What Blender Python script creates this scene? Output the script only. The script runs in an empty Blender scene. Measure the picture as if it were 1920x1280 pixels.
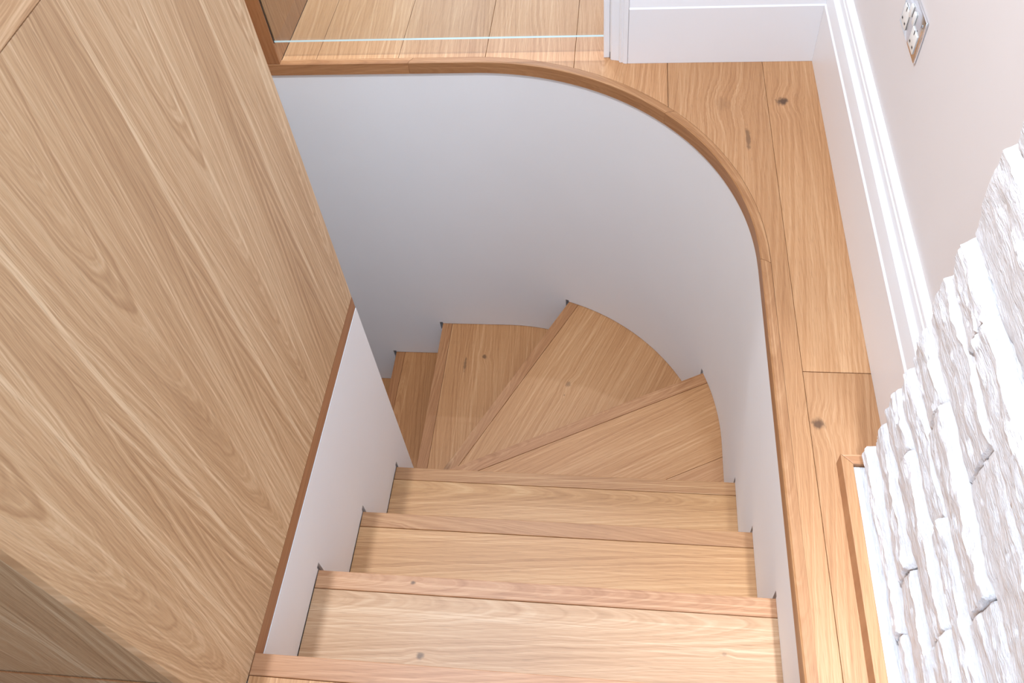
import bpy, bmesh, math, random
from mathutils import Matrix, Vector, noise as mnoise

random.seed(7)
scene = bpy.context.scene
COL = scene.collection

# ------------------------------------------------------------------ camera, light, exposure
cam_data = bpy.data.cameras.new('camera')
cam = bpy.data.objects.new('camera', cam_data)
COL.objects.link(cam)
Rw = [[0.9918604205, 0.0962883752, -0.0833153950],
      [0.0267904388, -0.7974930816, -0.6027329899],
      [-0.1244796314, 0.5955949408, -0.7935814311]]          # rows: right, down, forward
m = Matrix(((Rw[0][0], -Rw[1][0], -Rw[2][0], 0.0),
            (Rw[0][1], -Rw[1][1], -Rw[2][1], 0.0),
            (Rw[0][2], -Rw[1][2], -Rw[2][2], 1.5),
            (0, 0, 0, 1)))
cam.matrix_world = m
cam_data.sensor_fit = 'HORIZONTAL'
cam_data.sensor_width = 36.0
cam_data.lens = 36.0 * 1594.506 / 1920.0
cam_data.clip_start = 0.02
scene.camera = cam

world = bpy.data.worlds.new('world')
scene.world = world
world.use_nodes = True
bg = world.node_tree.nodes['Background']
bg.inputs['Color'].default_value = (0.70, 1.01, 1.36, 1)
bg.inputs['Strength'].default_value = 2.0


def lamp(name, loc, power, size, color=(1, 0.97, 0.93), target=None, spread=180):
    d = bpy.data.lights.new(name, 'AREA')
    d.shape = 'DISK'
    d.size = size
    d.energy = power
    d.color = color
    d.spread = math.radians(spread)
    o = bpy.data.objects.new(name, d)
    COL.objects.link(o)
    o.location = loc
    t = Vector(target) if target else Vector((loc[0], loc[1], 0))
    o.rotation_euler = (t - Vector(loc)).to_track_quat('-Z', 'Y').to_euler()
    return o


# ceiling downlights of the room
lamp('downlight_stairs', (-0.667, 1.15, 2.45), 46, 0.022, (0.90, 1.0, 1.12))
lamp('downlight_hall', (-0.45, 3.05, 2.45), 38, 0.05, (0.87, 1.0, 1.17))
lamp('downlight_stone', (0.40, 0.50, 2.40), 2.8, 0.07, (0.88, 1.0, 1.17), (0.53, 0.46, 0.9), 40)
lamp('downlight_stone', (0.40, 0.00, 2.40), 2.8, 0.07, (0.88, 1.0, 1.17), (0.53, 0.08, 0.9), 40)

scene.view_settings.view_transform = 'Standard'
scene.view_settings.look = 'None'
scene.view_settings.gamma = 1.0
scene.view_settings.use_curve_mapping = False
scene.view_settings.exposure = 0.0
scene.cycles.max_bounces = 10
scene.cycles.diffuse_bounces = 5
scene.cycles.transparent_max_bounces = 12


# ------------------------------------------------------------------ colour and material helpers
def lin(r, g, b):
    f = lambda c: c / 12.92 if c <= 0.04045 else ((c + 0.055) / 1.055) ** 2.4
    return (f(r / 255), f(g / 255), f(b / 255), 1.0)


class NT:
    def __init__(self, mat):
        self.t = mat.node_tree
        self.n = self.t.nodes
        self.l = self.t.links

    def node(self, kind, **kw):
        nd = self.n.new(kind)
        for k, v in kw.items():
            setattr(nd, k, v)
        return nd

    def set(self, sock, v):
        if isinstance(v, bpy.types.NodeSocket):
            self.l.new(v, sock)
        else:
            sock.default_value = v

    def math(self, op, a, b=None, c=None, clamp=False):
        nd = self.node('ShaderNodeMath', operation=op, use_clamp=clamp)
        self.set(nd.inputs[0], a)
        if b is not None:
            self.set(nd.inputs[1], b)
        if c is not None:
            self.set(nd.inputs[2], c)
        return nd.outputs[0]

    def comb(self, x, y, z):
        nd = self.node('ShaderNodeCombineXYZ')
        for i, v in enumerate((x, y, z)):
            self.set(nd.inputs[i], v)
        return nd.outputs[0]

    def noise(self, vec, scale=1.0, detail=2.0, rough=0.5, dims='3D', w=None):
        nd = self.node('ShaderNodeTexNoise', noise_dimensions=dims)
        if vec is not None:
            self.set(nd.inputs['Vector'], vec)
        if w is not None:
            self.set(nd.inputs['W'], w)
        nd.inputs['Scale'].default_value = scale
        nd.inputs['Detail'].default_value = detail
        nd.inputs['Roughness'].default_value = rough
        return nd.outputs[0]

    def ramp(self, fac, stops, interp='LINEAR'):
        nd = self.node('ShaderNodeValToRGB')
        nd.color_ramp.interpolation = interp
        el = nd.color_ramp.elements
        while len(el) < len(stops):
            el.new(0.5)
        for e, (p, c) in zip(el, stops):
            e.position = p
            e.color = c if len(c) == 4 else (*c, 1)
        self.set(nd.inputs[0], fac)
        return nd.outputs[0]

    def mix(self, fac, a, b, mode='MIX'):
        nd = self.node('ShaderNodeMix', data_type='RGBA', blend_type=mode)
        self.set(nd.inputs[0], fac)
        self.set(nd.inputs[6], a)
        self.set(nd.inputs[7], b)
        return nd.outputs[2]

    def smooth(self, v, a, b):
        nd = self.node('ShaderNodeMapRange', interpolation_type='SMOOTHSTEP')
        self.set(nd.inputs[0], v)
        nd.inputs[1].default_value = a
        nd.inputs[2].default_value = b
        return nd.outputs[0]


def new_mat(name):
    mt = bpy.data.materials.new(name)
    mt.use_nodes = True
    nt = NT(mt)
    return mt, nt, nt.n['Principled BSDF']


def oak(name, along, across, dark, midc, light, leaf=None, leaf0=0.0, ring=260.0, taper=0.09,
        depth=0.03, rough=0.45, contrast=1.0, knots=(), vary=True, tipz=0.4, streak=1.0, uv=False, wf=(0.80, 0.72, 0.69)):
    """Sawn oak: rings of a tapering log cut lengthwise.  along / across are object axes 0, 1, 2."""
    dark, midc, light = [(c[0] * wf[0], c[1] * wf[1], c[2] * wf[2], 1) for c in (dark, midc, light)]
    mt, nt, bsdf = new_mat(name)
    tc = nt.node('ShaderNodeTexCoord')
    sep = nt.node('ShaderNodeSeparateXYZ')
    nt.l.new(tc.outputs['Object'], sep.inputs[0])
    L = sep.outputs[along]
    U = sep.outputs[across]
    if uv:
        sep2 = nt.node('ShaderNodeSeparateXYZ')
        nt.l.new(tc.outputs['UV'], sep2.inputs[0])
        L, U = sep2.outputs[0], sep2.outputs[1]
    info = nt.node('ShaderNodeObjectInfo')
    if vary:
        rnd = nt.math('MULTIPLY', info.outputs['Random'], 23.0)
    else:
        rnd = 3.7
    if leaf:
        sh = nt.math('SUBTRACT', U, leaf0)
        idx = nt.math('FLOOR', nt.math('DIVIDE', sh, leaf))
        u0 = nt.math('SUBTRACT', nt.math('SUBTRACT', sh, nt.math('MULTIPLY', idx, leaf)), leaf / 2)
        seed = nt.math('MULTIPLY', idx, 0.16)
    else:
        seed = rnd
        off = nt.math('MULTIPLY', nt.math('SUBTRACT', nt.math('FRACT', nt.math('MULTIPLY', rnd, 3.17)), 0.5), 0.16)
        u0 = nt.math('ADD', U, off) if vary else U
    # knots: bend the grain round them
    kn_mask = None
    for (kl, ku, rl, ru, st) in knots:
        dl = nt.math('DIVIDE', nt.math('SUBTRACT', L, kl), rl)
        du = nt.math('DIVIDE', nt.math('SUBTRACT', U, ku), ru)
        wob = nt.noise(nt.comb(nt.math('MULTIPLY', L, 60), nt.math('MULTIPLY', U, 90), kl * 9), 1, 2)
        dist = nt.math('SQRT', nt.math('ADD', nt.math('MULTIPLY', dl, dl), nt.math('MULTIPLY', du, du)))
        dist = nt.math('ADD', dist, nt.math('MULTIPLY', nt.math('SUBTRACT', wob, 0.5), 1.3))
        core = nt.math('MULTIPLY', nt.math('SUBTRACT', 1.0, nt.smooth(dist, 0.35, 1.15)), st)
        halo = nt.math('SUBTRACT', 1.0, nt.smooth(dist, 0.6, 4.5))
        u0 = nt.math('ADD', u0, nt.math('MULTIPLY', halo, ru * 0.9))
        kn_mask = core if kn_mask is None else nt.math('MAXIMUM', kn_mask, core)
    # wobble
    v1 = nt.comb(nt.math('MULTIPLY', L, 1.9), nt.math('MULTIPLY', u0, 9.0), nt.math('ADD', seed, 0.3))
    w1 = nt.math('MULTIPLY', nt.math('SUBTRACT', nt.noise(v1, 1, 2, 0.5), 0.5), 0.026)
    v2 = nt.comb(nt.math('MULTIPLY', L, 11.0), nt.math('MULTIPLY', u0, 26.0), nt.math('ADD', seed, 5.3))
    w2 = nt.math('MULTIPLY', nt.math('SUBTRACT', nt.noise(v2, 1, 3, 0.55), 0.5), 0.008)
    uu = nt.math('ADD', u0, w1)
    r = nt.math('SQRT', nt.math('ADD', nt.math('MULTIPLY', uu, uu), depth * depth))
    r = nt.math('SUBTRACT', r, nt.math('MULTIPLY', nt.math('SUBTRACT', L, tipz), taper))
    r = nt.math('ADD', r, w2)
    rw = nt.math('ADD', nt.math('MULTIPLY', r, ring * 0.52), nt.math('MULTIPLY', seed, 0.0) if leaf else seed)
    g1 = nt.noise(None, 1.0, 2.5, 0.62, '1D', rw)
    rw2 = nt.math('ADD', nt.math('MULTIPLY', r, ring * 1.9), 17.3)
    g2 = nt.noise(None, 1.0, 1.5, 0.5, '1D', rw2)
    # fibres and pores
    fv = nt.comb(nt.math('MULTIPLY', L, 7.0), nt.math('MULTIPLY', U, 360.0), rnd)
    fib = nt.noise(fv, 1, 3, 0.6)
    pv = nt.comb(nt.math('MULTIPLY', L, 28.0), nt.math('MULTIPLY', U, 620.0), rnd)
    por = nt.noise(pv, 1, 1, 0.5)
    # straight light streaks (long, narrow)
    sv = nt.comb(nt.math('MULTIPLY', L, 0.55), nt.math('MULTIPLY', nt.math('ADD', u0, nt.math('MULTIPLY', w1, 0.6)), 34.0), nt.math('ADD', seed, 9.1))
    stx = nt.noise(sv, 1, 3, 0.55)
    bv = nt.comb(nt.math('MULTIPLY', L, 1.3), nt.math('MULTIPLY', U, 5.0), nt.math('ADD', rnd, 2.0))
    broad = nt.noise(bv, 1, 2, 0.5)
    val = nt.math('ADD', nt.math('MULTIPLY', nt.math('SUBTRACT', g1, 0.5), 0.85 * contrast),
                  nt.math('MULTIPLY', nt.math('SUBTRACT', g2, 0.5), 0.40 * contrast))
    val = nt.math('ADD', val, nt.math('MULTIPLY', nt.math('SUBTRACT', fib, 0.5), 0.5))
    val = nt.math('ADD', val, nt.math('MULTIPLY', nt.math('SUBTRACT', stx, 0.5), 0.55 * streak))
    val = nt.math('ADD', val, nt.math('MULTIPLY', nt.math('SUBTRACT', broad, 0.5), 0.5))
    tv = nt.comb(nt.math('MULTIPLY', L, 0.5), nt.math('MULTIPLY', uu, 115.0), nt.math('ADD', seed, 4.4))
    thin = nt.smooth(nt.noise(tv, 1, 2, 0.5), 0.56, 0.70)
    val = nt.math('ADD', val, nt.math('MULTIPLY', thin, 0.26 * streak))
    val = nt.math('ADD', val, 0.5)
    colr = nt.ramp(val, [(0.12, dark), (0.5, midc), (0.86, light)])
    pm = nt.math('MULTIPLY', nt.math('SUBTRACT', 1.0, nt.smooth(por, 0.30, 0.42)), 0.22)
    colr = nt.mix(pm, colr, tuple(c * 0.55 for c in dark[:3]) + (1,))
    if kn_mask is not None:
        colr = nt.mix(kn_mask, colr, lin(84, 58, 40))
    if vary:
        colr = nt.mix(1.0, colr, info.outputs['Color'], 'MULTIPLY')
    nt.l.new(colr, bsdf.inputs['Base Color'])
    bsdf.inputs['Roughness'].default_value = rough
    bsdf.inputs['Specular IOR Level'].default_value = 0.4
    bump = nt.node('ShaderNodeBump')
    bump.inputs['Strength'].default_value = 0.10
    bump.inputs['Distance'].default_value = 0.0006
    nt.l.new(fib, bump.inputs['Height'])
    nt.l.new(bump.outputs[0], bsdf.inputs['Normal'])
    return mt


def paint(name, col, rough=0.6, bump=0.05, scale=420, spec=0.35, mottling=0.0):
    mt, nt, bsdf = new_mat(name)
    bsdf.inputs['Base Color'].default_value = col
    bsdf.inputs['Roughness'].default_value = rough
    bsdf.inputs['Specular IOR Level'].default_value = spec
    tc = nt.node('ShaderNodeTexCoord')
    n1 = nt.noise(tc.outputs['Object'], scale, 2, 0.5)
    b = nt.node('ShaderNodeBump')
    b.inputs['Strength'].default_value = bump
    b.inputs['Distance'].default_value = 0.001
    nt.l.new(n1, b.inputs['Height'])
    nt.l.new(b.outputs[0], bsdf.inputs['Normal'])
    n2 = nt.noise(tc.outputs['Object'], 6, 2, 0.5)
    f = nt.math('MULTIPLY', n2, mottling)
    nt.l.new(nt.mix(f, col, tuple(c * 0.9 for c in col[:3]) + (1,)), bsdf.inputs['Base Color'])
    return mt


D_V, M_V, L_V = lin(170, 132, 96), lin(202, 166, 128), lin(229, 201, 166)
D_F, M_F, L_F = lin(170, 122, 78), lin(203, 157, 110), lin(225, 185, 140)
M_veneer = oak('oak_veneer', 2, 1, D_V, M_V, L_V, leaf=0.285, leaf0=0.2175, vary=False, tipz=0.33, ring=230, taper=0.085, depth=0.028, wf=(0.96, 0.93, 0.885))
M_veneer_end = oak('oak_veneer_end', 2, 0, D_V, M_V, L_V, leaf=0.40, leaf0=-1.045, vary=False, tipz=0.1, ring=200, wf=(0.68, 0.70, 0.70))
M_veneer_side = oak('oak_veneer_room', 2, 1, D_V, M_V, L_V, leaf=0.3, vary=False)
M_cap = oak('oak_cap', 1, 0, D_V, M_V, L_V, ring=240, contrast=1.2)
M_capl = oak('oak_lipping', 1, 2, D_V, M_V, L_V, ring=200, contrast=1.0, wf=(0.98, 0.9, 0.82))
M_edge = oak('oak_edging', 1, 2, lin(154, 106, 66), lin(184, 134, 92), lin(206, 158, 114), contrast=0.5)
M_floor = oak('oak_floor', 1, 0, D_F, M_F, L_F, ring=220, contrast=0.75, streak=0.6, rough=0.42)
M_floor_knot = oak('oak_floor_knotted', 1, 0, D_F, M_F, L_F, ring=220, contrast=0.75, streak=0.6, rough=0.42,
                   knots=[(1.965, 0.422, 0.020, 0.017, 0.95), (0.94, 0.400, 0.016, 0.014, 0.85),
                          (1.81, 0.322, 0.050, 0.008, 0.6), (1.955, 0.262, 0.03, 0.022, 0.16)])
D_T, M_T, L_T = lin(176, 128, 84), lin(206, 160, 114), lin(228, 189, 146)
M_tread = oak('oak_tread', 0, 1, D_T, M_T, L_T, ring=240, contrast=0.75, streak=0.7, rough=0.45)
M_nosing = oak('oak_nosing', 0, 1, lin(165, 116, 76), lin(194, 146, 104), lin(216, 174, 132), ring=300, contrast=0.7, rough=0.45)
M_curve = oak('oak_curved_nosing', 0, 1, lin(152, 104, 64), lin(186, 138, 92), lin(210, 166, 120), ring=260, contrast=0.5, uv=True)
M_up = oak('oak_upstand', 1, 0, lin(160, 112, 72), lin(196, 148, 102), lin(218, 176, 130), ring=260, contrast=0.5)
M_white = paint('white_emulsion', (0.86, 0.845, 0.84, 1), 0.7, 0.06, mottling=0.3)
M_backing = paint('grey_backing', (0.33, 0.34, 0.36, 1), 0.8)
M_wallr = paint('blush_white_emulsion', (0.77, 0.72, 0.70, 1), 0.75, 0.05, mottling=0.3)
M_gloss = paint('white_satin_woodwork', (0.84, 0.825, 0.83, 1), 0.35, 0.02, spec=0.5)
M_blocker = paint('plain_blocker_white', (0.8, 0.8, 0.8, 1), 0.8)
M_dark = paint('dark_gasket', (0.02, 0.017, 0.015, 1), 0.5)

# painted split-face stone
M_stone, nt, bsdf = new_mat('white_painted_stone')
tc = nt.node('ShaderNodeTexCoord')
mp = nt.node('ShaderNodeMapping')
mp.inputs['Scale'].default_value = (210, 30, 210)
nt.l.new(tc.outputs['Object'], mp.inputs['Vector'])
na = nt.noise(mp.outputs[0], 1, 5, 0.65)
nb = nt.noise(tc.outputs['Object'], 38, 4, 0.6)
hh = nt.math('ADD', nt.math('MULTIPLY', na, 0.7), nt.math('MULTIPLY', nb, 0.5))
bp = nt.node('ShaderNodeBump')
bp.inputs['Strength'].default_value = 0.9
bp.inputs['Distance'].default_value = 0.008
nt.l.new(hh, bp.inputs['Height'])
nt.l.new(bp.outputs[0], bsdf.inputs['Normal'])
nt.l.new(nt.mix(nt.smooth(na, 0.35, 0.6), (0.79, 0.765, 0.77, 1), (0.88, 0.87, 0.88, 1)), bsdf.inputs['Base Color'])
bsdf.inputs['Roughness'].default_value = 0.75
bsdf.inputs['Specular IOR Level'].default_value = 0.25

# glass pane: clear film with surface reflection
M_glass = bpy.data.materials.new('clear_glass')
M_glass.use_nodes = True
nt = NT(M_glass)
nt.n.remove(nt.n['Principled BSDF'])
out = nt.n['Material Output']
fr = nt.node('ShaderNodeFresnel')
fr.inputs['IOR'].default_value = 1.5
tr = nt.node('ShaderNodeBsdfTransparent')
tr.inputs['Color'].default_value = (0.955, 0.965, 0.955, 1)
gl = nt.node('ShaderNodeBsdfGlossy')
gl.inputs['Roughness'].default_value = 0.01
mx = nt.node('ShaderNodeMixShader')
nt.l.new(nt.math('MULTIPLY', fr.outputs[0], 0.6), mx.inputs[0])
nt.l.new(tr.outputs[0], mx.inputs[1])
nt.l.new(gl.outputs[0], mx.inputs[2])
nt.l.new(mx.outputs[0], out.inputs['Surface'])
M_glass_edge = paint('polished_glass_edge', (0.66, 0.72, 0.66, 1), 0.15, 0.0, spec=0.8)

M_chrome, nt, bsdf = new_mat('polished_chrome')
bsdf.inputs['Base Color'].default_value = (0.72, 0.72, 0.74, 1)
bsdf.inputs['Metallic'].default_value = 1.0
tc = nt.node('ShaderNodeTexCoord')
nt.l.new(nt.math('ADD', nt.math('MULTIPLY', nt.noise(tc.outputs['Object'], 200, 2), 0.06), 0.10), bsdf.inputs['Roughness'])
M_insert = paint('white_moulded_insert', (0.82, 0.79, 0.74, 1), 0.3, 0.0)


# ------------------------------------------------------------------ mesh helpers
def link(name, bm, mats, parent=None, smooth=None):
    me = bpy.data.meshes.new(name)
    bm.normal_update()
    bm.to_mesh(me)
    bm.free()
    for mt in (mats if isinstance(mats, (list, tuple)) else [mats]):
        me.materials.append(mt)
    if smooth is not None:
        for p in me.polygons:
            p.use_smooth = True
        me.set_sharp_from_angle(angle=math.radians(smooth))
    o = bpy.data.objects.new(name, me)
    COL.objects.link(o)
    if parent:
        o.parent = parent
    return o


def empty(name, loc=(0, 0, 0)):
    o = bpy.data.objects.new(name, None)
    COL.objects.link(o)
    o.location = loc
    return o


def local_origin(o, origin, ang=0.0):
    """Move the object's origin (and turn its axes) without moving its geometry."""
    mt = Matrix.Translation(Vector(origin)) @ Matrix.Rotation(ang, 4, 'Z')
    o.data.transform(mt.inverted())
    base = o.parent.matrix_basis.inverted() if o.parent and o.parent.parent is None else Matrix()
    o['w'] = 0
    del o['w']
    o.matrix_basis = base @ mt
    return o


def add_prism(bm, poly, z0, z1, bev=0.0, mat=0):
    """Vertical prism on an xy polygon."""
    area = sum(poly[i][0] * poly[(i + 1) % len(poly)][1] - poly[(i + 1) % len(poly)][0] * poly[i][1] for i in range(len(poly)))
    if area < 0:
        poly = poly[::-1]
    lo = [bm.verts.new((x, y, z0)) for x, y in poly]
    hi = [bm.verts.new((x, y, z1)) for x, y in poly]
    n = len(poly)
    fs = [bm.faces.new(hi), bm.faces.new(lo[::-1])]
    for i in range(n):
        j = (i + 1) % n
        fs.append(bm.faces.new((lo[i], lo[j], hi[j], hi[i])))
    for f in fs:
        f.material_index = mat
    if bev > 0:
        ed = list(fs[0].edges)
        bmesh.ops.bevel(bm, geom=ed, offset=bev, segments=2, profile=0.5, affect='EDGES', clamp_overlap=True)
    return fs


def add_box(bm, x0, x1, y0, y1, z0, z1, bev=0.0, mat=0):
    vs = [bm.verts.new((x, y, z)) for z in (z0, z1) for y in (y0, y1) for x in (x0, x1)]
    idx = ((0, 2, 3, 1), (4, 5, 7, 6), (0, 1, 5, 4), (2, 6, 7, 3), (0, 4, 6, 2), (1, 3, 7, 5))
    fs = [bm.faces.new([vs[i] for i in q]) for q in idx]
    for f in fs:
        f.material_index = mat
    if bev > 0:
        ed = list({e for f in fs for e in f.edges})
        bmesh.ops.bevel(bm, geom=ed, offset=bev, segments=2, profile=0.5, affect='EDGES', clamp_overlap=True)
    return fs


def box(name, x0, x1, y0, y1, z0, z1, mat, parent=None, bev=0.0):
    bm = bmesh.new()
    add_box(bm, x0, x1, y0, y1, z0, z1, bev)
    return link(name, bm, mat, parent)


def clip(poly, px, py, nx, ny):
    """Keep the side of the line through p where (q - p).n >= 0."""
    res = []
    n = len(poly)
    for i in range(n):
        a, b = poly[i], poly[(i + 1) % n]
        da = (a[0] - px) * nx + (a[1] - py) * ny
        db = (b[0] - px) * nx + (b[1] - py) * ny
        if da >= 0:
            res.append(a)
        if (da > 0 > db) or (da < 0 < db):
            t = da / (da - db)
            res.append((a[0] + t * (b[0] - a[0]), a[1] + t * (b[1] - a[1])))
    return res


def structure(o):
    o['kind'] = 'structure'
    return o


def thing(o, label, cat, group=None):
    o['label'] = label
    o['category'] = cat
    if group:
        o['group'] = group
    return o


# ------------------------------------------------------------------ dimensions (metres, floor at z = 0)
XL = -0.629                      # oak half wall, face towards the stairs
CX, CY, RAD = -0.458, 1.385, 0.78  # curve of the opening (nosing edge)
XN, YN = CX + RAD, CY + RAD      # straight nosing lines: x = .322 and y = 2.165
NW = 0.022                       # visible width of the nosing strip
RISE = 0.213
WALL_X = 0.556
OFF = 0.005                      # plaster set back under the nosing


def path(s, off=0.0):
    """Edge of the opening from the landing (s = 0 at y = .30) round the curve to the left; off > 0 moves outwards."""
    r = RAD + off
    y_start = 0.30
    l1 = CY - y_start
    l2 = RAD * math.pi / 2
    if s <= l1:
        return (CX + r, y_start + s), (-1, 0)
    if s <= l1 + l2:
        a = (s - l1) / RAD
        return (CX + r * math.cos(a), CY + r * math.sin(a)), (-math.cos(a), -math.sin(a))
    return (CX - (s - l1 - l2), CY + r), (0, -1)


S_ARC0 = CY - 0.30
S_ARC1 = S_ARC0 + RAD * math.pi / 2


def s_of(x, y):
    """Arc length of the path point nearest to x, y."""
    if x > XN - 0.2 and y <= CY:
        return y - 0.30
    if x < CX:
        return S_ARC1 + (CX - x)
    return S_ARC0 + RAD * math.atan2(y - CY, x - CX)


def samples(s0, s1):
    n = max(1, int(math.ceil((s1 - s0) / 0.02)))
    if s1 <= S_ARC0 or s0 >= S_ARC1:
        n = max(1, n // 8)
    out = {round(s0 + (s1 - s0) * i / n, 6) for i in range(n + 1)}
    for q in (S_ARC0, S_ARC1):
        if s0 < q < s1:
            out.add(round(q, 6))
    return sorted(out)


# front edges of the treads: outer end O, inner end I
Y1, Y2, Y3 = 0.658, 0.898, 1.142
Y0 = 0.417
NOSE = {
    1: ((XN, Y1), (XL, Y1)), 2: ((XN, Y2), (XL, Y2)), 3: ((XN, Y3), (XL, Y3)),
    4: ((0.262, 1.650), (-0.600, 1.213)),
    5: ((-0.209, 2.124), (-0.650, 1.250)),
    6: ((-0.737, YN), (-0.737, 1.247)), 7: ((-0.980, YN), (-0.980, 1.247)), 8: ((-1.223, YN), (-1.223, 1.247)),
}
S_N = {k: s_of(*v[0]) for k, v in NOSE.items()}
S_N[4] = s_of(0.262, 1.650)
S_N[5] = s_of(-0.209, 2.093)

# ------------------------------------------------------------------ floor: boards in their own pieces
floor = structure(empty('floor'))


def y_edge(x, r):
    d = r * r - (x - CX) ** 2
    return CY + math.sqrt(max(0, d)) if x > CX else CY + r


RO = RAD + NW + 0.0008
G = 0.0012     # joint between boards


def curve_pts(xa, xb, n=26):
    out = []
    if xa < CX:
        out.append((xa, CY + RO))
    ta = math.acos(min(1.0, max(-1.0, (max(xa, CX) - CX) / RO)))
    tb = math.acos(min(1.0, max(-1.0, (max(xb, CX) - CX) / RO)))
    if ta > tb:
        out += [(CX + RO * math.cos(ta + (tb - ta) * i / n), CY + RO * math.sin(ta + (tb - ta) * i / n)) for i in range(n + 1)]
    if xb <= CX:
        out.append((xb, CY + RO))
    return out


def floor_board(poly, tint, mat=None):
    bm = bmesh.new()
    add_prism(bm, poly, -0.020, 0.0, 0.0008)
    o = link('plank', bm, mat or M_floor, floor)
    o.color = (*tint, 1)
    return o


YB = 3.7
xs = [0.383, 0.117, -0.152, -0.420, -0.687, -0.945, -1.055]
# beside the skirting: two boards end to end
floor_board([(0.3838, 1.0688), (WALL_X, 1.0688), (WALL_X, 2.16), (0.3838, 2.16)], (1.04, 1.02, 1.0), M_floor_knot)
floor_board([(0.3838, -0.9), (WALL_X, -0.9), (WALL_X, 1.0672), (0.3838, 1.0672)], (0.93, 0.90, 0.88), M_floor_knot)
# the board that the curve cuts into
cp = curve_pts(0.117 + G, CX + RO)
floor_board([(0.383, -0.9), (0.383, 2.16), (0.117 + G, 2.16)] + cp + [(CX + RO, 0.3775), (0.117 + G, 0.3775), (0.117 + G, -0.9)],
            (0.93, 0.89, 0.85), M_floor_knot)
tints = [(1.05, 1.02, 1.0), (1.09, 1.08, 1.08), (1.05, 1.05, 1.06), (1.1, 1.1, 1.1), (1.06, 1.04, 1.02)]
for i in range(1, 6):
    xb, xa = xs[i], xs[i + 1] + G
    yend = YB
    floor_board([(xb, yend), (xa, yend)] + curve_pts(xa, xb, 18), tints[i - 1])
# landing boards by the top nosing
for xa, xb, t in ((-0.628, -0.420, (1.06, 1.04, 1.02)), (-0.420 + G, -0.152, (1.0, 0.98, 0.96)), (-0.152 + G, 0.117, (1.04, 1.03, 1.0))):
    floor_board([(xa, -0.9), (xb, -0.9), (xb, 0.3775), (xa, 0.3775)], t)
floor_board([(-1.9, -0.9), (-0.629, -0.9), (-0.629, 0.29), (-1.9, 0.29)], (0.98, 0.97, 0.96))
# joists and deck below the boards, kept behind the plaster
bm = bmesh.new()
outer = [path(s, 0.035)[0] for s in samples(0.0, S_ARC1 + 0.9)]
poly = [(WALL_X, outer[0][1])] + outer[::1]
add_prism(bm, [(WALL_X, 0.30)] + outer + [(outer[-1][0], YB), (WALL_X, YB)], -0.24, -0.0205)
add_prism(bm, [(-1.9, -0.9), (WALL_X, -0.9), (WALL_X, 0.30), (-1.9, 0.30)], -0.24, -0.0205)
link('deck', bm, M_backing, floor)

# curved oak nosing strip round the opening, in the lengths it is scarfed from
trim1 = structure(empty('trim_1'))
S_END = S_ARC1 + 1.155
S_J = [0.079, S_ARC0 + 0.002, s_of(0.113, 1.925), S_ARC1 + 0.195, S_END]
ntint = [(0.97, 0.96, 0.95), (0.98, 0.97, 0.95), (1.0, 1.0, 1.0), (1.03, 1.0, 0.97)]
for i in range(4):
    a, b = S_J[i] + (0.0006 if i else 0), S_J[i + 1] - 0.0006
    ss = samples(a, b)
    ss = [ss[0]] + [q for q in ss[1:-1] if a + 0.02 < q < b - 0.02] + [ss[-1]]
    bm = bmesh.new()
    prof = [(0.0, -0.040), (0.0, -0.003), (0.003, 0.0), (NW, 0.0), (NW, -0.0195), (0.03, -0.0195), (0.03, -0.040)]
    rings = []
    for k, s in enumerate(ss):
        row = []
        for (o_, z) in prof:
            sk = s
            if i and k == 0:
                sk = s - o_ * 0.6      # scarfed end
            if i < 3 and k == len(ss) - 1:
                sk = s - o_ * 0.6
            (x, y), _ = path(sk, o_)
            row.append(bm.verts.new((x, y, z)))
        rings.append(row)
    uvl = bm.loops.layers.uv.new('grain')
    acc = [0.0]
    for j in range(len(prof)):
        p_, q_ = prof[j], prof[(j + 1) % len(prof)]
        acc.append(acc[-1] + math.hypot(q_[0] - p_[0], q_[1] - p_[1]))
    for (sa, r0), (sb, r1) in zip(zip(ss, rings), zip(ss[1:], rings[1:])):
        for j in range(len(prof)):
            j2 = (j + 1) % len(prof)
            f = bm.faces.new((r0[j], r1[j], r1[j2], r0[j2]))
            for lp, uvc in zip(f.loops, ((sa, acc[j]), (sb, acc[j]), (sb, acc[j + 1]), (sa, acc[j + 1]))):
                lp[uvl].uv = uvc
    bm.faces.new(rings[0])
    bm.faces.new(rings[-1][::-1])
    bmesh.ops.recalc_face_normals(bm, faces=bm.faces)
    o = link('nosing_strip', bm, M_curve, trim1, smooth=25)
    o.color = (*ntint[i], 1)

# ------------------------------------------------------------------ walls of the stair well
ZLOW = -2.30


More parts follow.
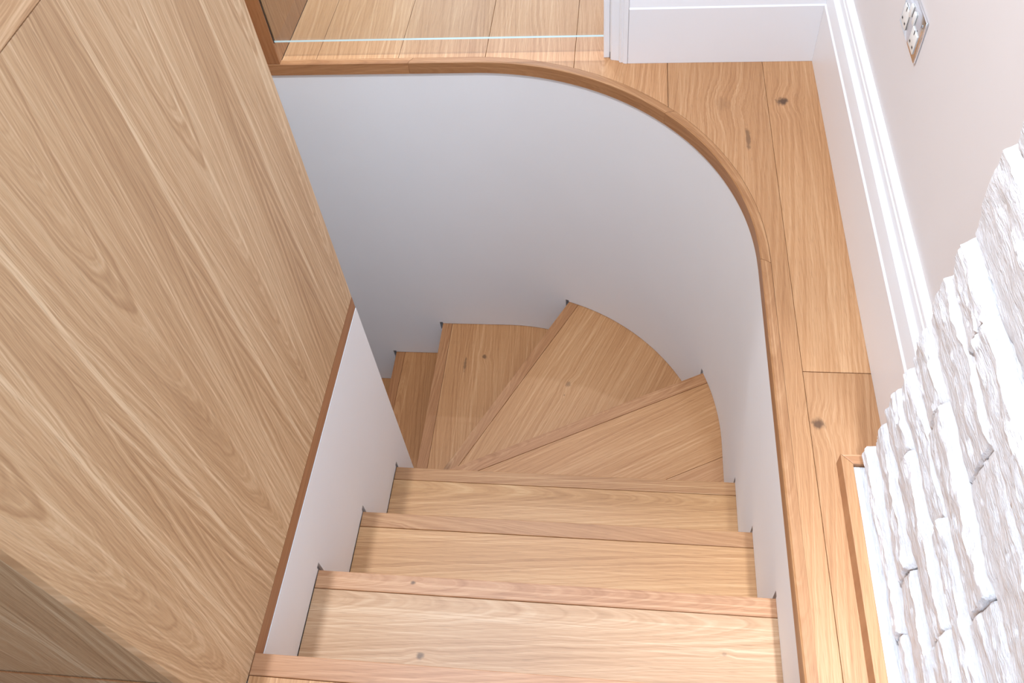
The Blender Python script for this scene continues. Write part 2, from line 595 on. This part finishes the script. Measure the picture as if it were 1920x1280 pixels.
def skin(name, pts_fn, spans, mats, depth, zback, smax):
    """Plaster skin with steps and slots cut over the treads; pts_fn(s, off) -> xy, off outwards."""
    bm = bmesh.new()
    for (s0, s1, zb, zt) in spans:
        ss = samples(s0, s1) if name == 'outer' else [s0, s1]
        prev = None
        for s in ss:
            x, y = pts_fn(s, 0)
            cur = (bm.verts.new((x, y, zb)), bm.verts.new((x, y, zt)))
            if prev:
                bm.faces.new((prev[0], cur[0], cur[1], prev[1]))
            prev = cur
    bmesh.ops.remove_doubles(bm, verts=bm.verts, dist=1e-5)
    for (s0, s1, zb, zt) in spans:
        ss = samples(s0, s1) if name == 'outer' else [s0, s1]
        prev = None
        for s in ss:
            a, b = pts_fn(s, 0), pts_fn(s, depth)
            row = [bm.verts.new((*a, zb)), bm.verts.new((*b, zb)), bm.verts.new((*a, zt)), bm.verts.new((*b, zt))]
            if prev:
                bm.faces.new((prev[0], prev[1], row[1], row[0]))
                bm.faces.new((prev[2], row[2], row[3], prev[3]))
            prev = row
        for s in (s0, s1):
            a, b = pts_fn(s, 0), pts_fn(s, depth)
            bm.faces.new([bm.verts.new((*a, zb)), bm.verts.new((*b, zb)), bm.verts.new((*b, zt)), bm.verts.new((*a, zt))])
    # backing
    ss = samples(0, smax) if name == 'outer' else [0, smax]
    prev = None
    for s in ss:
        x, y = pts_fn(s, depth + 0.0005)
        x2, y2 = pts_fn(s, depth + 0.02)
        cur = (bm.verts.new((x, y, zback)), bm.verts.new((x, y, -0.041)), bm.verts.new((x2, y2, -0.041)), bm.verts.new((x2, y2, zback)))
        if prev:
            for j in range(4):
                f = bm.faces.new((prev[j], cur[j], cur[(j + 1) % 4], prev[(j + 1) % 4]))
                f.material_index = 1
        prev = cur
    return bm


def make_spans(sn, s_first, s_last, kmax):
    sp = []
    lo = s_first
    for k in range(1, kmax + 1):
        z = -RISE * k
        zn = z - 0.046
        s = sn[k]
        if s >= s_last:
            sp.append((lo, s_last, z + 0.002, -0.040))
            return sp
        sp.append((lo, s, z + 0.002, -0.040))
        sp.append((s, s + 0.013, z + 0.010, -0.040))
        sp.append((s, s + 0.013, -RISE * (k + 1) + 0.002, zn))
        lo = s + 0.013
    sp.append((lo, s_last, -RISE * (kmax + 1) + 0.002, -0.040))
    return sp


def outer_pt(s, off):
    return path(s, OFF + off)[0]


bm = skin('outer', outer_pt, make_spans(S_N, 0.08, S_END, 8), None, 0.008, ZLOW, S_END)
w = structure(link('wall_back', bm, [M_white, M_backing], smooth=30))

# inner wall under the oak half wall
sn_in = {1: Y1 - 0.30, 2: Y2 - 0.30, 3: Y3 - 0.30}


def inner_pt(s, off):
    return (XL + 0.001 - off, 0.30 + s)


bm = skin('inner', inner_pt, make_spans(sn_in, 0.08, 0.9285, 3), None, 0.008, ZLOW, 0.9285)
structure(box('wall_left_return', -1.62, XL + 0.001, 1.2285, 1.245, ZLOW, -0.0405, M_white))
wall_in = structure(link('wall_left', bm, [M_white, M_backing]))

# floor far below, and unseen walls added to stop stray light
structure(box('floor_lower', -1.7, 0.36, 0.2, 2.21, ZLOW - 0.05, ZLOW, M_floor))
structure(box('light_block_lower_front', -1.70, 0.40, 0.26, 0.285, ZLOW, -0.245, M_white))
structure(box('light_block_lower', -1.66, -1.62, 1.229, 2.2, ZLOW, -0.04, M_white))

# ------------------------------------------------------------------ staircase
stairs = empty('staircase', (0, 0, 0))
thing(stairs, 'oak winder staircase turning left as it goes down between white walls', 'staircase')
XR = XN + OFF + 0.003
XI = XL + 0.0015


def wall_path(s0, s1):
    return [path(s, OFF + 0.002)[0] for s in samples(s0, s1)]


def tread_poly(k):
    d = 0.026       # how far a tread runs in under the one above
    if k == 0:
        return [(XL, 0.3785), (XN - 0.001, 0.3785), (XN - 0.001, Y0), (XL, Y0)]
    ys = {0: Y0, 1: Y1, 2: Y2, 3: Y3}
    if k <= 3:
        return [(XI, ys[k - 1] - d), (XR, ys[k - 1] - d), (XR, ys[k]), (XI, ys[k])]
    if k == 4:
        pts = wall_path(Y3 - d - 0.30, S_N[4])
        return [(XI, Y3 - d)] + pts + [(-0.600, 1.213), (XI, 1.205)]
    if k == 5:
        pts = wall_path(S_N[4] - 0.03, S_N[5])
        return [(-0.570, 1.205)] + pts + [(-0.650, 1.2475), (-0.6265, 1.2475), (-0.6265, 1.215)]
    if k == 6:
        pts = wall_path(S_N[5] - 0.03, S_N[6])
        return [(-0.600, 1.247)] + pts + [(-0.737, 1.247)]
    x1 = NOSE[k][0][0]
    x0 = NOSE[k - 1][0][0] + d
    return [(x0, 1.247), (x0, YN + OFF + 0.002), (x1, YN + OFF + 0.002), (x1, 1.247)]


def nose_line(k):
    """Point on the front edge, direction along it (outer to inner) and unit normal pointing back onto the tread."""
    if k == 0:
        return (XN, Y0), (-1.0, 0.0), (0.0, -1.0)
    if k <= 3:
        return (XN, {1: Y1, 2: Y2, 3: Y3}[k]), (-1.0, 0.0), (0.0, -1.0)
    if k == 4:
        o, i = path(S_N[4], OFF + 0.002)[0], (-0.600, 1.213)
    elif k == 5:
        o, i = path(S_N[5], OFF + 0.002)[0], (-0.650, 1.250)
    else:
        x = NOSE[k][0][0]
        o, i = (x, YN), (x, 1.247)
    dx, dy = i[0] - o[0], i[1] - o[1]
    l = math.hypot(dx, dy)
    d = (dx / l, dy / l)
    return o, d, (-d[1], d[0])


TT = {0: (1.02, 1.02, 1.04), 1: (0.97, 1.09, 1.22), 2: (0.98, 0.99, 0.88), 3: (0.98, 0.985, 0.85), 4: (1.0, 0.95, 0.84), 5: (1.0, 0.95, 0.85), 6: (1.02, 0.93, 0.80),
      7: (0.95, 0.80, 0.62), 8: (0.92, 0.78, 0.6)}  # per-tread tint: wood variation, plus overexposed first tread and dim lowest ones painted in


def knotted(name, o, d, origin, spots):
    """Material for one board with knots given at world positions."""
    ang = math.atan2(d[1], d[0])
    ks = []
    for (wx, wy, rl, ru, st) in spots:
        vx, vy = wx - origin[0], wy - origin[1]
        ks.append((vx * math.cos(ang) + vy * math.sin(ang), -vx * math.sin(ang) + vy * math.cos(ang), rl, ru, st))
    return oak(name, 0, 1, D_T, M_T, L_T, ring=240, contrast=0.75, streak=0.7, rough=0.45, knots=ks)


SPOTS = {1: [(-0.377, 0.493, 0.010, 0.008, 0.75), (0.22, 0.54, 0.006, 0.005, 0.35)],
         5: [(-0.179, 1.738, 0.014, 0.011, 0.45), (-0.19, 1.69, 0.004, 0.004, 0.45)],
         6: [(-0.542, 2.005, 0.012, 0.011, 0.7), (-0.616, 1.962, 0.042, 0.006, 0.6)]}
NSPOTS = {1: [(-0.416, 0.643, 0.007, 0.005, 0.8)]}

for k in range(0, 9):
    z = -RISE * k
    poly = tread_poly(k)
    o_, d_, n_ = nose_line(k)
    ang = math.atan2(d_[1], d_[0])
    c = (o_[0] + n_[0] * 0.040, o_[1] + n_[1] * 0.040)
    front = clip(poly, c[0] - n_[0] * 0.0004, c[1] - n_[1] * 0.0004, -n_[0], -n_[1])
    back = clip(poly, c[0] + n_[0] * 0.0004, c[1] + n_[1] * 0.0004, n_[0], n_[1])
    bm = bmesh.new()
    if k == 0:
        front = poly
    add_prism(bm, front, z - 0.042, z, 0.0018)
    nm = 'tread' if k == 0 else 'nosing'
    if k == 0:
        o = link('tread', bm, M_nosing, stairs)
        local_origin(o, (o_[0], o_[1], z), ang)
        o.color = (*TT[0], 1)
        tread = o
    else:
        b2 = bmesh.new()
        boards = [back]
        if k == 4:   # two boards side by side
            sp = (0.303, 1.33)
            boards = [clip(back, sp[0] - n_[0] * .0004, sp[1] - n_[1] * .0004, -n_[0], -n_[1]),
                      clip(back, sp[0] + n_[0] * .0004, sp[1] + n_[1] * .0004, n_[0], n_[1])]
        add_prism(b2, boards[0], z - 0.040, z - 0.0004, 0.0012)
        mt = knotted('oak_tread_knotted_%d' % k, o_, d_, o_, SPOTS[k]) if k in SPOTS else M_tread
        tread = link('tread', b2, mt, stairs)
        local_origin(tread, (o_[0], o_[1], z), ang)
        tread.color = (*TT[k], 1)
        inv = tread.matrix_basis.inverted()
        nmat = M_nosing
        if k in NSPOTS:
            a = [((wx - o_[0]) * d_[0] + (wy - o_[1]) * d_[1], -(wx - o_[0]) * d_[1] + (wy - o_[1]) * d_[0], rl, ru, st) for wx, wy, rl, ru, st in NSPOTS[k]]
            nmat = oak('oak_nosing_knotted', 0, 1, lin(165, 116, 76), lin(194, 146, 104), lin(216, 174, 132), ring=300, contrast=0.7, knots=a)
        ns = link('nosing', bm, nmat, tread)
        ns.data.transform(inv)
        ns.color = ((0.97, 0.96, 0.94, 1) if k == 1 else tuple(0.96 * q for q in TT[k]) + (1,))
        for extra in boards[1:]:
            b3 = bmesh.new()
            add_prism(b3, extra, z - 0.040, z - 0.0004, 0.0012)
            ex = link('board', b3, M_tread, tread)
            ex.data.transform(inv)
            ex.color = (0.98, 0.93, 0.87, 1)
    # riser below the front edge
    zb = z - RISE
    r0 = (o_[0] + n_[0] * 0.024, o_[1] + n_[1] * 0.024)
    ins = clip(clip(poly, r0[0], r0[1], -n_[0], -n_[1]), r0[0] - n_[0] * 0.012, r0[1] - n_[1] * 0.012, n_[0], n_[1])
    if len(ins) >= 3:
        b4 = bmesh.new()
        add_prism(b4, ins, zb + 0.001, z - 0.0425)
        ri = link('riser', b4, M_tread, tread)
        ri.data.transform(tread.matrix_basis.inverted())
        ri.color = (0.95, 0.92, 0.88, 1)

# ------------------------------------------------------------------ oak half wall on the left
half = empty('oak_balustrade', (-0.9, 0.77, 0))
thing(half, 'solid oak veneered balustrade with an oak top lipping along the left of the stairs', 'balustrade')


def hpart(name, *a, mat, bev=0.0):
    o = box(name, *a, mat, None, bev)
    o.data.transform(Matrix())
    o.parent = half
    o.matrix_parent_inverse = half.matrix_basis.inverted()
    return o


XB = -1.45
hpart('side_panel', XL - 0.019, XL, 0.302, 1.245, 0.0005, 1.0352, mat=M_veneer, bev=0.0008)
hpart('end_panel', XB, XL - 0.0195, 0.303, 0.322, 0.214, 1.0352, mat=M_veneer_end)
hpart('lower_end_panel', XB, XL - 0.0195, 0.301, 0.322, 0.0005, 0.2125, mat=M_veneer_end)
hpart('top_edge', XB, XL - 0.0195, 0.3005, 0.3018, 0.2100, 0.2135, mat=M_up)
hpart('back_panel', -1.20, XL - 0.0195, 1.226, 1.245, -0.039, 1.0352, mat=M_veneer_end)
hpart('core', XB + 0.02, XL - 0.020, 0.3225, 1.2255, 0.0005, 1.034, mat=M_backing)
cp_ = hpart('cap', XB, XL + 0.0005, 0.3005, 1.2465, 1.0362, 1.115, mat=M_capl, bev=0.0015)
et = hpart('base_trim', XL - 0.020, XL - 0.0002, 0.3785, 1.245, -0.0395, -0.0005, mat=M_edge)

# ------------------------------------------------------------------ oak wall at the far left, glass, doorway
wall_fl = structure(empty('wall_left_hall'))
M_side = oak('oak_hall_panel', 2, 1, lin(150, 104, 64), lin(180, 132, 88), lin(204, 160, 116), leaf=0.22, vary=False, ring=220, contrast=0.7)
M_endb = oak('oak_hall_edge', 2, 0, lin(150, 98, 56), lin(176, 122, 76), lin(196, 146, 98), vary=False, contrast=0.4, streak=0.4)
box('side_panel', -1.073, -1.055, 2.1865, 3.7, 0.0005, 3.3, M_side, wall_fl)
box('edge_board', -1.45, -1.055, 2.166, 2.1745, 0.0005, 3.3, M_endb, wall_fl)
box('groove_lining', -1.09, -1.0585, 2.1747, 2.1863, 0.068, 2.4, M_dark, wall_fl)
box('gasket', -1.0584, -1.0535, 2.1742, 2.1768, 0.0665, 2.4, M_dark, wall_fl)
box('filler', -1.09, -1.0551, 2.1747, 2.1863, 0.0005, 0.0675, M_side, wall_fl)
box('core', -1.45, -1.075, 2.188, 3.7, 0.0005, 3.3, M_backing, wall_fl)

bm = bmesh.new()
fs = add_box(bm, -1.0575, -0.0665, 2.1770, 2.1860, 0.068, 1.10)
for f in fs:
    f.normal_update()
    if abs(f.normal.z) > 0.5 or f.normal.x > 0.5:
        f.material_index = 1
gp = link('glass_balustrade', bm, [M_glass, M_glass_edge])
thing(gp, 'clear glass panel with a polished edge spanning the doorway above the back of the stairwell', 'glass panel')

door = structure(empty('door_1'))
# lining (reveal) of the opening and its moulded architrave
bm = bmesh.new()
add_box(bm, -0.0660, -0.0490, 2.174, 2.62, 0.0005, 2.1, 0.001)
link('lining', bm, M_gloss, door)
bm = bmesh.new()
prof = [(-0.0465, 2.174), (-0.0465, 2.166), (-0.043, 2.1625), (-0.036, 2.161), (-0.026, 2.159), (-0.022, 2.1575), (-0.0205, 2.151), (-0.0165, 2.1485), (-0.012, 2.150),
        (-0.0095, 2.146), (-0.004, 2.1435), (0.002, 2.1435), (0.004, 2.146), (0.004, 2.174)]
add_prism(bm, prof, 0.0005, 2.15)
link('architrave', bm, M_gloss, door, smooth=28)
bm = bmesh.new()
add_box(bm, -0.0478, -0.0468, 2.170, 2.174, 0.001, 0.02)
link('paint_gap', bm, M_dark, door)

structure(box('wall_back_hall', -0.0485, WALL_X + 0.1, 2.174, 2.28, 0.0005, 2.5, M_wallr))
structure(box('wall_right', WALL_X, WALL_X + 0.1, -0.9, 2.173, 0.0005, 2.5, M_wallr))


structure(box('light_block_left', -1.50, -1.455, -0.9, 2.164, 0.0005, 3.3, M_veneer_side))  # unseen tall wall, added to cut the light from the left
structure(box('wall_left_stair', -1.150, -1.130, 1.2455, 2.1655, -0.0405, 3.3, M_veneer_side))
structure(box('ceiling_lower', -1.62, -1.151, 1.2455, 2.1655, -0.06, -0.0405, M_white))
structure(box('light_block_front', -1.454, -0.35, -0.70, -0.66, 0.0005, 2.5, M_wallr))  # unseen part wall, added to keep sky light off the end panel
structure(box('light_block_ceiling', -1.50, WALL_X + 0.1, -0.95, 0.25, 2.501, 2.54, M_blocker))  # unseen slab, added to shade the near end from the sky


# moulded skirting: (distance from the face of the bottom board towards the wall, height)
SK = [(0.0, 0.0005), (0.0, 0.171), (0.0006, 0.1720), (0.0038, 0.1748), (0.0040, 0.1755), (0.0040, 0.2230), (0.0046, 0.2245), (0.0135, 0.2285), (0.0160, 0.2310), (0.0172, 0.2365),
      (0.0168, 0.2430), (0.0180, 0.2475), (0.0205, 0.2495), (0.0205, 0.2520), (0.0195, 0.2560), (0.0205, 0.2600), (0.0225, 0.2615), (0.0350, 0.2640), (0.0358, 0.2640), (0.0358, 0.0005)]
bm = bmesh.new()
xf = 0.520


def sk_run(bm, pts_a, pts_b):
    va = [bm.verts.new(p) for p in pts_a]
    vb = [bm.verts.new(p) for p in pts_b]
    n = len(va)
    for i in range(n):
        j = (i + 1) % n
        bm.faces.new((va[i], va[j], vb[j], vb[i]))
    bm.faces.new(va)
    bm.faces.new(vb[::-1])
    bmesh.ops.recalc_face_normals(bm, faces=bm.faces)


yf = 2.144
sk_run(bm, [(xf + d, 0.60, z) for d, z in SK], [(xf + d, yf + d * 0.83, z) for d, z in SK])
structure(link('baseboard_right', bm, M_gloss, smooth=22))
bm = bmesh.new()
sk_run(bm, [(0.0045, yf + d * 0.83, z) for d, z in SK], [(xf + d - 0.0003, yf + d * 0.83, z) for d, z in SK])
structure(link('baseboard_back', bm, M_gloss, smooth=22))

# ------------------------------------------------------------------ double socket on the right wall
sock = empty('socket', (WALL_X, 1.558, 0.495))
thing(sock, 'polished chrome double wall socket with white inserts above the skirting', 'socket')
SY, SZ = 0.148, 0.088


def spart(name, a, b, wa, wb, d0, d1, mat, parent, bev=0.001):
    """a: 0 near .. 1 far, b: 0 bottom .. 1 top of the plate; d from the wall."""
    yc, zc = (a - 0.5) * SY, (b - 0.5) * SZ
    bm = bmesh.new()
    add_box(bm, -d1, -d0, yc - wa / 2, yc + wa / 2, zc - wb / 2, zc + wb / 2, bev)
    o = link(name, bm, mat, parent, smooth=40)
    return o


plate = spart('plate', 0.5, 0.5, SY, SZ, 0.0, 0.006, M_chrome, sock, 0.003)
for a in (0.24, 0.78):
    s_ = spart('socket_face', a, 0.34, 0.040, 0.038, 0.006, 0.0085, M_insert, sock)
    spart('pin_hole', a, 0.52, 0.004, 0.009, 0.0085, 0.0088, M_dark, s_, 0)
    spart('pin_hole', a - 0.075, 0.24, 0.007, 0.004, 0.0085, 0.0088, M_dark, s_, 0)
    spart('pin_hole', a + 0.075, 0.24, 0.007, 0.004, 0.0085, 0.0088, M_dark, s_, 0)
for a in (0.41, 0.60):
    spart('switch_rocker', a, 0.68, 0.014, 0.024, 0.006, 0.0105, M_insert, sock, 0.002)
for a in (0.09, 0.91):
    bm = bmesh.new()
    bmesh.ops.create_cone(bm, cap_ends=True, segments=14, radius1=0.0035, radius2=0.003, depth=0.0016,
                          matrix=Matrix.Translation((-0.0066, (a - 0.5) * SY, 0.33 * SZ)) @ Matrix.Rotation(math.pi / 2, 4, 'Y'))
    sc = link('screw', bm, M_chrome, sock)
    bm = bmesh.new()
    add_box(bm, -0.0077, -0.0074, (a - 0.5) * SY - 0.0006, (a - 0.5) * SY + 0.0006, 0.33 * SZ - 0.003, 0.33 * SZ + 0.003)
    link('screw_slot', bm, M_dark, sc)

# ------------------------------------------------------------------ split-face stone on the right wall, oak upstand at its foot
trim2 = structure(empty('trim_2'))
HO, HI, HY = 0.4235, 0.4440, 0.852
bm = bmesh.new()
add_prism(bm, [(HO, -0.9), (HI, -0.9), (HI, HY - (HI - HO)), (HO, HY)], 0.0005, 0.038, 0.0015)
u1 = link('upstand', bm, M_up, trim2)
u1.color = (0.96, 0.95, 0.93, 1)
bm = bmesh.new()
add_prism(bm, [(HO + 0.0005, HY), (HI + 0.0004, HY - (HI - HO)), (0.519, HY - (HI - HO)), (0.519, HY)], 0.0005, 0.038, 0.0015)
u2 = link('upstand', bm, M_nosing, trim2)
u2.color = (1.02, 1.0, 0.98, 1)

clad = empty('stone_cladding', (0.5, 0.4, 0))
thing(clad, 'white painted split-face stone cladding rising up the right wall behind the oak upstand', 'stone cladding')


def cpart(o):
    o.parent = clad
    o.matrix_parent_inverse = clad.matrix_basis.inverted()
    return o


cpart(box('bedding', 0.4450, WALL_X - 0.001, -0.9, HY - 0.022, 0.0005, 0.030, M_stone, None, 0.002))
courses = [(0.030, 0.088, [0.50, 0.16]), (0.088, 0.178, [0.574, 0.28, 0.02]), (0.178, 0.274, [0.73, 0.442, 0.15]), (0.274, 0.340, [0.584, 0.29, 0.0]),
           (0.340, 0.430, [0.718, 0.43, 0.14]), (0.430, 0.540, [0.584, 0.28, 0.0]), (0.540, 0.622, [0.722, 0.433, 0.14]), (0.622, 0.780, [0.582, 0.27, 0.0]),
           (0.780, 0.880, [0.71, 0.43, 0.12]), (0.880, 1.0, [0.58, 0.3, 0.0]), (1.0, 1.11, [0.70, 0.42, 0.13]), (1.11, 1.22, [0.56, 0.27, -0.02])]
ends = [0.846, 0.842, 0.850, 0.846, 0.862, 0.866, 0.858, 0.868, 0.86, 0.85, 0.86, 0.85]
BACKX = WALL_X - 0.0015


def stone(y0, y1, z0, z1, seed):
    """One split-face stone: overhanging foot, rough face, shoulder sloping back to the course above."""
    rnd = random.Random(seed)
    h = z1 - z0
    front = 0.4600 + rnd.uniform(-0.004, 0.004)
    lip = rnd.uniform(0.005, 0.012)
    foot = front + lip + rnd.uniform(-0.002, 0.002)
    top = front + lip + 0.010
    brow = h - rnd.uniform(0.008, 0.015)
    prof = [(BACKX, z0 + 0.002), (foot + 0.03, z0 + 0.002), (foot + 0.002, z0 + 0.001)]
    n1, n2 = 13, 6
    for i in range(0, n1 + 1):
        t = i / n1
        bulge = math.sin(t * math.pi / 2) ** 0.9
        prof.append((foot + (front - foot) * bulge, z0 + 0.003 + (brow - 0.003) * t))
    for i in range(1, n2 + 1):
        t = i / n2
        prof.append((front + (top - front) * t, z0 + brow + (h - brow - 0.001) * math.sin(t * math.pi / 2)))
    prof += [(BACKX, z1 - 0.001)]
    ny = max(10, int((y1 - y0) / 0.0045))
    bm = bmesh.new()
    rows = []
    for j in range(ny + 1):
        t = j / ny
        y = y0 + (y1 - y0) * t
        e = min(t, 1 - t) * (y1 - y0)
        rc = 0.007
        rnd_in = (1 - math.sqrt(max(0, 1 - (1 - min(1, e / rc)) ** 2))) * 0.005     # eased ends
        row = []
        for i, (x, z) in enumerate(prof):
            if i in (0, len(prof) - 1):
                row.append(bm.verts.new((x, y, z)))
                continue
            tz = (z - z0) / h
            calm = 1.0 if i <= 3 + n1 else 0.4
            big = mnoise.noise(Vector((seed * 3.1, y * 5, z * 7))) * 0.0045
            mid = mnoise.noise(Vector((seed, y * 16, z * 45))) * 0.0046
            strata = mnoise.noise(Vector((seed * 1.7, y * 11, z * 150 + y * 8))) * 0.0032
            fine = mnoise.noise(Vector((seed * 2.3, y * 60, z * 190))) * 0.0022
            dx = big + (mid + strata + fine) * calm
            dz = mnoise.noise(Vector((seed * 5.1, y * 13, 4.2))) * 0.0042 + mnoise.noise(Vector((seed * 5.1, y * 48, 1.2))) * 0.0020
            fz = 1.0 if i <= 4 else max(0.0, 1 - (z - z0) / h)
            if i >= 2 + n1:
                dz2 = mnoise.noise(Vector((seed * 8.3, y * 26, 7.7))) * 0.004 + mnoise.noise(Vector((seed * 8.3, y * 90, 3.3))) * 0.002
                dx += dz2 * 0.9
            xx = min(x + dx + rnd_in, BACKX - 0.01)
            yy = y
            if j in (0, ny):
                yy += mnoise.noise(Vector((seed * 7, z * 50, 2))) * 0.006
            row.append(bm.verts.new((xx, yy, max(z0 - 0.004 if z0 > 0.05 else z0, z + dz * fz))))
        rows.append(row)
    for r0, r1 in zip(rows, rows[1:]):
        for i in range(len(prof) - 1):
            bm.faces.new((r0[i], r1[i], r1[i + 1], r0[i + 1]))
    bm.faces.new(rows[0])
    bm.faces.new(rows[-1][::-1])
    bmesh.ops.recalc_face_normals(bm, faces=bm.faces)
    return link('stone', bm, M_stone, None, smooth=38)


sd = 1
for (z0, z1, joints), ye in zip(courses, ends):
    cuts = [ye] + joints + [-0.32, -0.62]
    for a, b in zip(cuts, cuts[1:]):
        cpart(stone(b + 0.0004, a - 0.0004, z0, z1, sd))
        sd += 1
